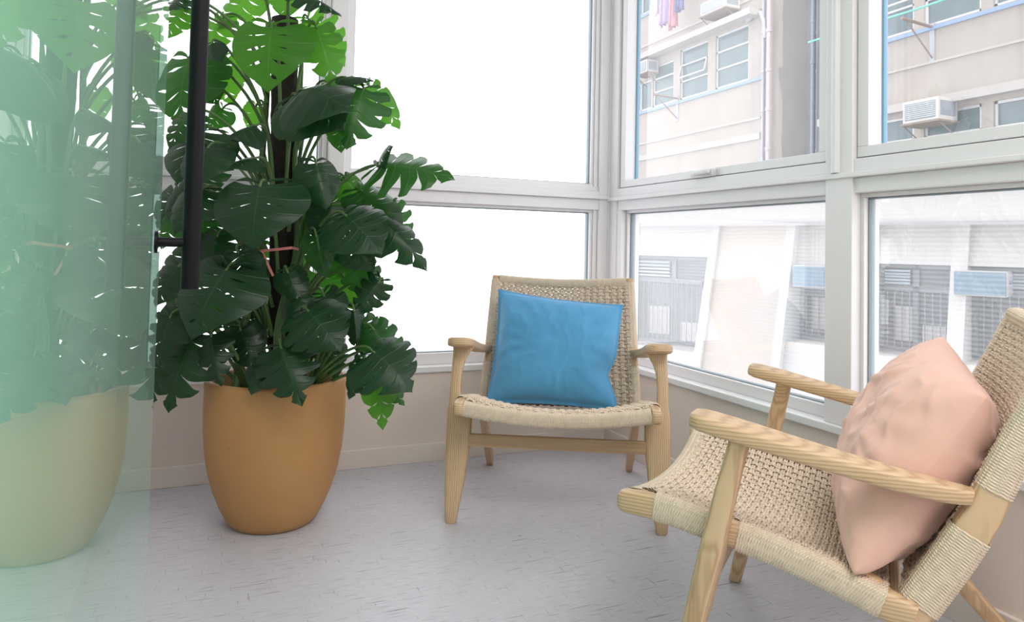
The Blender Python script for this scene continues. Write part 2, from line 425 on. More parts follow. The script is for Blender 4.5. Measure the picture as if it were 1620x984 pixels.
def wrapped(path, w, h, ax, name, parent, pitch=.0048, e=3.2, n=22, amp=.0011):
    """a rail tightly wound with cord: one ring of ripple per wind. path = list of points; ax = section width axis"""
    P = np.array([p for p in path], float); L = np.concatenate([[0], np.cumsum(np.linalg.norm(np.diff(P, axis=0), axis=1))])
    k = int(L[-1] / pitch) * 5; s = np.linspace(0, L[-1], k + 1)
    C = np.stack([np.interp(s, L, P[:, i]) for i in range(3)], 1)
    T = np.gradient(C, axis=0); T /= np.linalg.norm(T, axis=1)[:, None]
    A = np.array(ax, float)[None, :].repeat(k + 1, 0); A = A - T * (A * T).sum(1)[:, None]; A /= np.linalg.norm(A, axis=1)[:, None]
    B = np.cross(T, A)
    W = np.interp(s, L, w) if hasattr(w, '__len__') else np.full(k + 1, w); H = np.interp(s, L, h) if hasattr(h, '__len__') else np.full(k + 1, h)
    th = (np.arange(n + 1)) / n * 2 * PI
    ct, st = np.cos(th), np.sin(th); cx = np.sign(ct) * abs(ct) ** (2 / e); sy = np.sign(st) * abs(st) ** (2 / e)
    # helical ripple with a little slant
    rip = amp * (np.abs(np.sin(PI * (s[:, None] / pitch) + .5 * th[None, :])) * 2 - 1)
    V = C[:, None, :] + A[:, None, :] * ((W[:, None] / 2 + rip) * cx[None, :])[:, :, None] + B[:, None, :] * ((H[:, None] / 2 + rip) * sy[None, :])[:, :, None]
    i = np.arange(k)[:, None] * (n + 1) + np.arange(n)[None, :]
    F = np.stack([i, i + 1, i + n + 2, i + n + 1], -1).reshape(-1, 4)
    per = (w if not hasattr(w, '__len__') else w[0]) * 3.4
    UV = np.stack([np.tile(th / (2 * PI) * per, k + 1), np.repeat(s / pitch * .5, n + 1)], 1)
    return fast_mesh(name, V.reshape(-1, 3), F, UV, CORD, parent)

RAILC = [(-.400, .372), (-.36, .373), (-.30, .369), (-.20, .351), (-.10, .332), (0, .302), (.045, .286), (.09, .272)]
def railz(y): return np.interp(y, [p[0] for p in RAILC], [p[1] for p in RAILC])
POST = [(.075, .250), (.115, .318), (.150, .380), (.186, .450), (.214, .520), (.258, .620), (.308, .742)]
def posty(z): return np.interp(z, [p[1] for p in POST], [p[0] for p in POST])
def postx(z): return np.interp(z, [.25, .45, .745], [.276, .270, .263])
def sweep_yz(pts, x, w, h, name, mat, parent, e=4.5):
    R = []
    for i, (y, z) in enumerate(pts):
        a = pts[max(i - 1, 0)]; b = pts[min(i + 1, len(pts) - 1)]
        t = Vector((0, b[0] - a[0], b[1] - a[1])).normalized(); nb = Vector((0, -t.z, t.y))
        xx = x[i] if hasattr(x, '__len__') else x; hh = h[i] if hasattr(h, '__len__') else h; ww = w[i] if hasattr(w, '__len__') else w
        R.append(rrect((xx, y, z), (1, 0, 0), nb, ww, hh, e))
    return MB().rings(R).build(name, mat, parent, True, 50)

def make_chair(name, label, loc, rz):
    r = empty(name, loc, rz); tag(r, label, 'chair', 'woven cord lounge chairs in the window corner')
    for s in (-1, 1):
        # seat side rail (bare wood core with rounded nose)
        pts = [(-.412, .374), (-.408, .374), (-.398, .373)] + RAILC[1:]
        hs = [.022, .034, .044] + [.047] * 5 + [.05, .05]; ws = [.016, .026, .033] + [.034] * 7
        sweep_yz(pts, s * .292, ws, hs, 'seat_rail', WY, r, 3.2)
        wrapped([(s * .292, y, z) for y, z in [(-.338, .3725)] + [(yy, railz(yy)) for yy in (-.30, -.27, -.238)]], .0375, .0515, (1, 0, 0), 'rail_cord', r)
        wrapped([(s * .292, y, railz(y)) for y in (-.186, -.12, -.05, 0, .045)], .0375, .0515, (1, 0, 0), 'rail_cord', r)
        # back post
        xs = [s * postx(z) for y, z in POST]
        sweep_yz(POST, xs, [.034, .034, .034, .033, .032, .030, .028], [.05, .058, .056, .054, .048, .042, .034], 'back_post', WZ, r)
        lo = [(s * postx(z), posty(z), z) for z in (.288, .33, .375, .418)]
        wrapped(lo, .0375, .0615, (1, 0, 0), 'post_cord', r)
        hi = [(s * postx(z), posty(z), z) for z in (.487, .55, .62, .68, .728)]
        wrapped(hi, [.036, .035, .034, .033, .032], [.053, .050, .046, .042, .038], (1, 0, 0), 'post_cord', r)
        # front leg: a blade, broad under the seat, slimmer beside the rail, flaring under the arm
        prof = [(0, .323, .026, .024), (.006, .323, .036, .031), (.05, .322, .046, .034), (.12, .318, .062, .038), (.20, .315, .074, .041), (.26, .3135, .079, .043), (.312, .3135, .080, .044),
                (.328, .318, .072, .044), (.342, .327, .050, .043), (.36, .331, .037, .042), (.42, .332, .034, .040), (.46, .330, .036, .038), (.49, .325, .044, .037), (.51, .319, .056, .036), (.528, .313, .070, .036), (.540, .312, .074, .036)]
        R = [rrect((s * xc, -.298 + .225 * z, z), (1, 0, 0), (0, 1, 0), wx, wy, 4) for z, xc, wx, wy in prof]
        MB().rings(R).build('front_leg', WZ, r, True, 50)
        b = MB(); b.tube([(s * .308, -.222, .352), (s * .318, -.222, .352)], .012, 14); b.build('spacer', STEEL, r, True)
        # rear leg
        sweep_yz([(.012, .315), (.03, .300), (.10, .235), (.20, .132), (.31, .012), (.32, .0)], [s * .2755, s * .2755, s * .275, s * .273, s * .271, s * .271], [.028, .03, .03, .032, .028, .022], [.03, .042, .042, .038, .030, .026], 'rear_leg', WZ, r, 3.6)
        # armrest
        A = [(-.267, .5555, .317, .030, .018), (-.262, .555, .317, .060, .026), (-.248, .552, .317, .078, .029), (-.225, .548, .317, .085, .030), (-.17, .538, .316, .084, .030), (-.08, .520, .312, .074, .030), (.0, .504, .306, .064, .030), (.08, .489, .296, .056, .030), (.13, .481, .287, .050, .029), (.155, .478, .281, .044, .026), (.172, .476, .276, .036, .023)]
        R = [rrect((s * xc, y, z), (1, 0, 0), (0, .19, 1), w_, h_, 4.5, 24) for y, z, xc, w_, h_ in A]
        MB().rings(R).build('armrest', WY, r, True, 50)
        b = MB(); b.tube([(s * .272, .166, .474), (s * .272, .182, .466)], .006, 10); b.tube([(s * .262, .158, .463), (s * .262, .158, .490)], .0035, 8); b.build('arm_bolt', STEEL, r, True)
    # front rail: wound with cord, hollowed in the middle
    P = [(x, -.378 + .010 * (1 - (x / .275) ** 2), .371 - .027 * (1 - (x / .275) ** 2)) for x in np.linspace(-.281, .281, 25)]
    R = [rrect(p, (0, 1, 0), (0, 0, 1), .040, .036, 3) for p in P]
    MB().rings(R).build('front_rail', WX, r, True, 50)
    wrapped(P, .052, .044, (0, 1, 0), 'front_rail_cord', r, pitch=.0046)
    # stretcher
    R = [rrect((x, -.247, .243), (0, 1, 0), (0, 0, 1), .022, .040, 5) for x in (-.278, 0, .278)]
    MB().rings(R).build('stretcher', WX, r, True, 50)
    R = [rrect((x, .06, .262), (0, 1, 0), (0, 0, 1), .030, .03, 4) for x in (-.275, 0, .275)]
    MB().rings(R).build('rear_rail', WX, r, True, 50)
    # top rail
    P = [(x, .300 + .018 * (1 - (x / .25) ** 2), .733 - .012 * (1 - (x / .25) ** 2)) for x in np.linspace(-.25, .25, 21)]
    MB().rings([rrect(p, (0, 1, 0), (0, 0, 1), .024, .024, 3) for p in P]).build('top_rail', WX, r, True, 50)
    wrapped(P, .034, .034, (0, 1, 0), 'top_rail_cord', r, pitch=.0046)
    # woven seat and back
    def seat(X, T):
        y = -.372 + T * (.055 + .372)
        z = railz(y) + .0215 - .027 * (1 - X ** 2) - .014 * (1 - X ** 2) * np.sin(np.clip(T, 0, 1) * PI)
        z = z + .003 * np.clip((abs(X) - .8) / .2, 0, 1)
        z = z - .003 * np.clip(1 - T / .06, 0, 1)
        return np.stack([X * np.interp(y, [-.350, -.340], [.273, .287]), y, z], -1)
    weave(seat, 22, 34, None, 'seat_weave', r)
    def back(X, T):
        z = .288 + T * (.735 - .288)
        y = posty(z) - .030 + .012 * T + .030 * (1 - X ** 2) * (.55 + .45 * T)
        return np.stack([-X * (postx(z) - .002), y, z - .012 * (1 - X ** 2) * T], -1)
    weave(back, 21, 35, None, 'back_weave', r, rear=.0095)
    # cords of the underside / rear face, seen through the open weave
    return r
CS = 1
PA = ((-.50524, -.52933, 0), -.49252); PB = ((-.41948, -1.70246, 0), -2.45591)
make_chair('lounge_chair', 'ash wood lounge chair with pale cord seat under the blue pillow, in the window corner', *PA)
make_chair('lounge_chair', 'near ash wood lounge chair seen from its side, pink pillow on its woven cord seat', *PB)

# ------------------------------------------------------------------ pillows
def pillow(name, label, corners, thick, mat, loc, rz, seed, flange=.045, full=.5, draw=.055, pinch=(), creases=(), n=72, sag=.0, cside=1, wob=.03, ridge=.0032):
    """corners (TL,TR,BR,BL) in the chair's own axes; inflated cushion with a flat sewn border"""
    TL, TR, BR, BL = [Vector(c) for c in corners]
    nrm = ((TR - TL).cross(BL - TL) + (BR - BL).cross(BL - TL)).normalized()
    ctr = (TL + TR + BR + BL) / 4
    V = []; F = []
    def pt(u, v, side):
        a, b = 2 * u - 1, 2 * v - 1
        # edges drawn in between the corners
        pu = a * (1 - draw * (1 - b * b)); pv = b * (1 - draw * (1 - a * a))
        q = (TL * (1 - (pu + 1) / 2) + TR * ((pu + 1) / 2)) * (1 - (pv + 1) / 2) + (BL * (1 - (pu + 1) / 2) + BR * ((pu + 1) / 2)) * ((pv + 1) / 2)
        ea, eb = max(0, 1 - (abs(a) / (1 - flange)) ** 2.2), max(0, 1 - (abs(b) / (1 - flange)) ** 2.2)
        body = (ea * eb) ** full
        s = body
        for (ca, cb, ra, dep) in pinch:
            d = math.hypot((a - ca), (b - cb)) / ra
            k = math.exp(-d * d); s *= 1 - .55 * k; q = q + (ctr - q) * (dep * k)
        pos = Vector((a * 2.2 + seed, b * 2.2, side * 3.1))
        wv = noise.noise(pos * .9) * .010 + (1 - abs(noise.noise(Vector((a * 4.2 + seed, b * 2.6 + a * 2, side * 2.0))) * 2)) ** 3 * ridge
        for (a0, b0, a1, b1, wd, ht) in creases:
            dx, dy = a1 - a0, b1 - b0; LL = dx * dx + dy * dy; tt_ = max(0, min(1, ((a - a0) * dx + (b - b0) * dy) / LL))
            dd = ((a - a0) * dy - (b - b0) * dx) / math.sqrt(LL) + wob * math.sin(tt_ * 7 + seed); en = math.hypot(a - a0 - dx * tt_, b - b0 - dy * tt_) 
            if side == cside: wv += ht * math.exp(-(dd / wd) ** 2) * math.sin(PI * min(1, max(0, tt_))) ** .5 * (1 if en < wd * 4 else 0)
        # radiating gathers toward corners
        ang = math.atan2(b, a); rr = max(abs(a), abs(b))
        wv += .0045 * math.sin(ang * 17 + seed + 3 * noise.noise(pos)) * max(0, rr - .45) * 2 * body
        return q + nrm * (side * (thick / 2 * s + .0012) + side * wv * min(1, s * 2)) + Vector((0, 0, -sag * s * v))
    m_ = n + 1
    for side in (1, -1):
        o = len(V)
        for j in range(m_):
            for i in range(m_): V.append(pt(i / n, j / n, side))
        for j in range(n):
            for i in range(n):
                q = (o + j * m_ + i, o + j * m_ + i + 1, o + (j + 1) * m_ + i + 1, o + (j + 1) * m_ + i)
                F.append(q if side > 0 else q[::-1])
    rim = [(i, 0) for i in range(n)] + [(n, j) for j in range(n)] + [(n - i, n) for i in range(n)] + [(0, n - j) for j in range(n)]
    N2 = m_ * m_
    for k in range(len(rim)):
        i0, j0 = rim[k]; i1, j1 = rim[(k + 1) % len(rim)]
        a, b = j0 * m_ + i0, j1 * m_ + i1; F.append((b, a, a + N2, b + N2))
    o = mesh(name, [v - Vector(ctr) for v in V], F, mat, None, True)
    c, s_ = math.cos(rz), math.sin(rz)
    o.location = (loc[0] + c * ctr.x - s_ * ctr.y, loc[1] + s_ * ctr.x + c * ctr.y, loc[2] + ctr.z); o.rotation_euler = (0, 0, rz)
    bm = bmesh.new(); bm.from_mesh(o.data); bmesh.ops.recalc_face_normals(bm, faces=bm.faces); bm.to_mesh(o.data); bm.free()
    return tag(o, label, 'pillow')
BLUE = fabric('blue_linen', (.075, .30, .56), (.10, .37, .64))
PINK = fabric('pink_linen', (.78, .45, .37), (.84, .53, .45))
pillow('throw_pillow', 'square blue linen pillow leaning on the back of the corner chair', [(-.240, .178, .700), (.230, .165, .655), (.205, -.015, .300), (-.255, -.03, .312)], .17, BLUE, *PA, seed=1.3, pinch=[(1.0, .42, .28, .13)], cside=CS, wob=.008, creases=[(-.45, -.9, -.5, .9, .016, .0022), (.28, -.8, .26, .9, .016, .0022), (-.8, .25, .8, .22, .014, .002), (.95, .35, .2, .05, .05, .006), (.95, .5, .1, .62, .05, .006), (.9, .0, .4, -.25, .04, .004), (-.95, -.8, -.4, -.2, .05, .006), (-.95, .7, -.5, .5, .06, .006), (-.9, .2, -.6, .3, .05, .006)])
pillow('throw_pillow', 'plump pink linen pillow on the near chair, behind its armrest', [(.225, .198, .628), (-.225, .165, .680), (-.21, -.02, .305), (.318, .002, .332)], .20, PINK, *PB, seed=5.1, flange=.0, full=.46, draw=.03, cside=CS, ridge=.0065, creases=[(.55, -.7, .62, .85, .035, .008), (-.2, -.75, .3, -.2, .05, .009), (.2, -.3, -.1, .3, .05, .009), (-.5, -.5, -.1, .1, .06, .008), (.4, -.1, .1, .5, .045, .008), (.8, -.3, .45, .1, .05, .007), (.9, .85, .4, .4, .07, .009), (.0, -.9, .15, -.4, .06, .008)])

# ------------------------------------------------------------------ potted monstera
def leaf_mat(name, c, cv, trans, tc, rough=.33):
    t = NT(name); uv = t.n('TexCoord').outputs['UV']; sp = t.n('SeparateXYZ'); t.l(uv, sp.inputs[0])
    # uv: x = distance across the blade (0 at midrib), y = position across a lobe (0..1, vein at .5)
    mid = t.ramp(sp.outputs[0], [(.0, (1, 1, 1)), (.035, (0, 0, 0))])
    vy = t.math('ABSOLUTE', t.math('SUBTRACT', sp.outputs[1], .5)); vein = t.ramp(vy, [(.0, (1, 1, 1)), (.06, (0, 0, 0))])
    nz = t.noise(t.coord('Object'), 9, 3)
    col = t.mix(nz, tuple(x * .8 for x in c), tuple(x * 1.2 for x in c))
    col = t.mix(t.math('MAXIMUM', t.math('MULTIPLY', mid, .7), t.math('MULTIPLY', vein, .28)), col, cv)
    p = t.pbr(Base_Color=col, Roughness=rough); p.inputs['Specular IOR Level'].default_value = .38
    t.l(t.bump(t.math('MULTIPLY', vein, -1), .3, .003), p.inputs['Normal'])
    tl = t.n('BsdfTranslucent'); t.l(t.mix(nz, tuple(x * .85 for x in tc), tc), tl.inputs[0])
    m = t.n('MixShader'); m.inputs[0].default_value = trans; t.l(p.outputs[0], m.inputs[1]); t.l(tl.outputs[0], m.inputs[2])
    return t.done(m.outputs[0])
LEAF_D = leaf_mat('mature_leaf', (.009, .036, .013), (.035, .095, .035), .16, (.04, .20, .03), .34)
LEAF_M = leaf_mat('mid_leaf', (.014, .065, .014), (.06, .16, .045), .30, (.08, .36, .03), .34)
LEAF_Y = leaf_mat('young_leaf', (.04, .15, .02), (.14, .30, .07), .50, (.17, .55, .04), .36)
STEM = plain('green_stem', (.09, .17, .05), .5, 14, .3)

HEART = [(.0, .03, 0), (.07, -.10, 0), (.20, -.20, 0), (.37, -.17, 0), (.50, -.03, 0), (.555, .17, 0), (.53, .38, 0), (.44, .58, 0), (.30, .76, 0), (.14, .91, 0), (.0, 1.03, 0)]
def leaf_geo(split, holes, droop, fold, rng, width, lobes=7, nv=11, nw=5):
    V = []; F = []; UV = []
    for s in (-1, 1):
        sp_k = [max(0, min(1, split * (1.0 + .5 * rng.uniform(-1, 1)))) if rng.random() < .25 + split else 0 for _ in range(lobes + 1)]
        hk = [rng.choice((0, .25, .6, .75)) for _ in range(lobes + 1)]
        for k in range(lobes):
            t0 = k / lobes; dt = 1 / lobes; tc = t0 + dt / 2; o = len(V)
            for a in range(nv):
                v = a / (nv - 1)
                for b in range(nw):
                    w_ = b / (nw - 1); x = 2 * w_ - 1
                    e = k if x < 0 else k + 1
                    cut = sp_k[e] if 1 <= e <= lobes - 1 else 0
                    v0 = 1 - .62 * cut
                    g = cut * .62 * min(1, max(0, (v - v0) / max(.05, 1 - v0)) * 1.6) ** .8 if cut > .05 else 0
                    if holes and 2 <= e <= lobes - 1: g += hk[e] * holes * math.exp(-((v - .33) / .13) ** 2)
                    g = min(g, .8)
                    t = tc + x * dt / 2 * (1 - g)
                    tm = tc + x * dt / 2
                    mg = catmull(HEART, t); my = .94 * max(0, (tm - .30) / .70) ** 1.15
                    vv = v * (1 - (.05 * x * x * (1 if cut > .05 else 0)) * v)
                    px = mg.x * vv; py = my + (mg.y - my) * vv + .05 * math.sin(PI * vv) * (1 if tc > .3 else -.4)
                    z = -fold * (abs(px) ** 1.6) * 1.6 + .010 * math.cos(x * PI) * vv * (1 - .3 * vv) - .012 * (1 - vv) * 0
                    z += .03 * math.sin(3.1 * py + 5 * px * s + sp_k[0] * 7) * vv
                    V.append([s * px * width, py, z]); UV.append((v, w_))
            for a in range(nv - 1):
                for b in range(nw - 1):
                    q = (o + a * nw + b, o + a * nw + b + 1, o + (a + 1) * nw + b + 1, o + (a + 1) * nw + b)
                    F.append(q if s > 0 else q[::-1])
    out = []
    for x, y, z in V:                                  # bend along the midrib
        if abs(droop) > 1e-3:
            R = 1 / droop; th = y * droop
            out.append((x, (R + z) * math.sin(th), (R + z) * math.cos(th) - R))
        else: out.append((x, y, z))
    return out, F, UV
def at(px, py, depth):
    """world point seen at a pixel of the 1620 x 984 photograph, at the given distance along the view"""
    return CAM + (CF + CR * ((px - 810) / 1131.83) - CU * ((py - 351.93) / 1131.83)) * depth

PX, PY = -1.441, -.432
plant = empty('potted_monstera', (PX, PY, 0)); tag(plant, 'tall split-leaf monstera climbing a dark pole in an ochre clay pot', 'potted plant')
ORG = Vector((PX, PY, 0))
def pot_mat():
    t = NT('ochre_clay'); v = t.coord('Object')
    big = t.noise(v, 4, 4, .6); sp = t.noise(v, 55, 2, .5); pat = t.noise(v, 9, 3, .7)
    col = t.mix(big, (.41, .20, .065), (.53, .285, .11))
    spot = t.math('MULTIPLY', t.ramp(sp, [(.70, (0, 0, 0)), (.76, (1, 1, 1))]), t.ramp(pat, [(.50, (0, 0, 0)), (.66, (1, 1, 1))]))
    col = t.mix(spot, col, (.12, .05, .02))
    p = t.pbr(Base_Color=col, Roughness=.55); t.l(t.bump(t.noise(v, 30, 4), .12, .004), p.inputs['Normal'])
    return t.done(p.outputs[0])
prof = [(.02, .0), (.108, .0), (.124, .004), (.136, .018), (.156, .055), (.176, .105), (.193, .165), (.203, .225), (.2085, .29), (.210, .35), (.2095, .41), (.2105, .432), (.208, .441), (.200, .444), (.191, .440), (.188, .43), (.187, .36), (.02, .36)]
MB().lathe(prof, 72).build('pot', pot_mat(), plant, True, 60)
m = MB(); rings = []
for r_, z_ in [(.001, .400), (.05, .402), (.10, .396), (.15, .392), (.186, .388)]:
    rings.append([(r_ * math.cos(2 * PI * j / 40), r_ * math.sin(2 * PI * j / 40), z_ + .008 * noise.noise(Vector((r_ * 40 * math.cos(2 * PI * j / 40), r_ * 40 * math.sin(2 * PI * j / 40), 1)))) for j in range(40)])
m.rings(rings, cap=False).build('soil', SOIL, plant, True)
def axis_pt(z): return Vector((.012 - .022 * (z - .45), .0, z))
m = MB(); R = []
for i in range(70):
    z = .37 + i * (1.565 - .37) / 69; c = axis_pt(z)
    R.append([c + Vector((math.cos(a), math.sin(a), 0)) * (.040 + .004 * noise.noise(Vector((math.cos(a) * 3, math.sin(a) * 3, z * 22)))) for a in [2 * PI * j / 24 for j in range(24)]])
m.rings(R).build('climbing_pole', COIR, plant, True)
# main vine stems hugging the pole
for k, (a0, tw, zt) in enumerate([(.3, 1.6, 1.50), (2.4, -1.1, 1.35), (4.4, 1.2, 1.15), (5.2, .6, .9), (3.6, -.8, 1.55)]):
    pts = []
    for i in range(26):
        f = i / 25; z = .385 + f * (zt - .385); a = a0 + tw * f + .25 * math.sin(f * 9 + k)
        rr = .052 + .075 * (1 - f) ** 2 * (.4 + .2 * k % 2); pts.append(axis_pt(z) + Vector((math.cos(a) * rr, math.sin(a) * rr, 0)))
    m = MB(); m.tube(pts, [.013 - .005 * i / 25 for i in range(26)], 9); m.build('vine_stem', STEM, plant, True)

LR = random.Random(11)
D0 = 2.233
def leaf(ax, ay, tx, ty, da, dt, wide=1.0, face=(0, .35, 0), split=.6, holes=.5, droop=.5, fold=.25, mat=None, zb=None, plain_=False):
    """leaf from joint pixel (ax,ay) to tip pixel (tx,ty); da/dt metres nearer (+) than the pole; face = (right, up, toward) hint"""
    A = at(ax, ay, D0 - da) - ORG; T = at(tx, ty, D0 - dt) - ORG
    A.x = max(A.x, -1.75 - PX); T.x = max(T.x, -1.80 - PX)
    Y = T - A; L = Y.length; Y.normalize()
    n = CR * face[0] + Vector((0, 0, 1)) * face[1] - CF * (1 + face[2])
    n = (n - Y * n.dot(Y)).normalized(); X = Y.cross(n).normalized()
    V, F, UV = leaf_geo(split, holes, droop, fold, LR, wide)
    # straighten scale so that the bent blade still reaches its tip
    e = Vector((0, math.sin(1.03 * droop) / droop if abs(droop) > 1e-3 else 1.03, (math.cos(1.03 * droop) - 1) / droop if abs(droop) > 1e-3 else 0))
    k = L / e.length; ang = math.atan2(e.z, e.y)
    Y2 = Y * math.cos(ang) - n * math.sin(ang); n2 = n * math.cos(ang) + Y * math.sin(ang)
    P = [A + (X * x + Y2 * y + n2 * z) * k for x, y, z in V]
    lf = mesh('leaf', [p - A for p in P], F, mat or LEAF_D, plant, True, UV); lf.location = A
    bm = bmesh.new(); bm.from_mesh(lf.data); bmesh.ops.remove_doubles(bm, verts=bm.verts, dist=1e-5); bm.to_mesh(lf.data); bm.free()
    lf.data.polygons.foreach_set('use_smooth', [True] * len(lf.data.polygons))
    # petiole
    h = zb if zb is not None else max(.42, A.z - LR.uniform(.16, .30))
    c = axis_pt(h); d = Vector((A.x - c.x, A.y - c.y, 0)); dl = d.length
    b0 = c + (d.normalized() * .05 if dl > .01 else Vector((0, -.05, 0)))
    if h < .45: b0 = c + d.normalized() * min(.10, dl * .4); b0.z = .39
    c1 = b0 + d * .18 + Vector((0, 0, max(.05, (A.z - h) * .75))); c2 = A - Y * .05 - n * .03 + Vector((0, 0, .03))
    pts = [b0 * (1 - t) ** 3 + c1 * 3 * t * (1 - t) ** 2 + c2 * 3 * t * t * (1 - t) + A * t ** 3 for t in [i / 14 for i in range(15)]]
    pts.append(A + Y2 * k * .05)
    m = MB(); m.tube([p - A for p in pts], [.0062 - .0028 * min(1, i / 14) for i in range(16)], 7); m.build('petiole', STEM, lf, True)
    return lf
Yg, Md, Dk = LEAF_Y, LEAF_M, LEAF_D
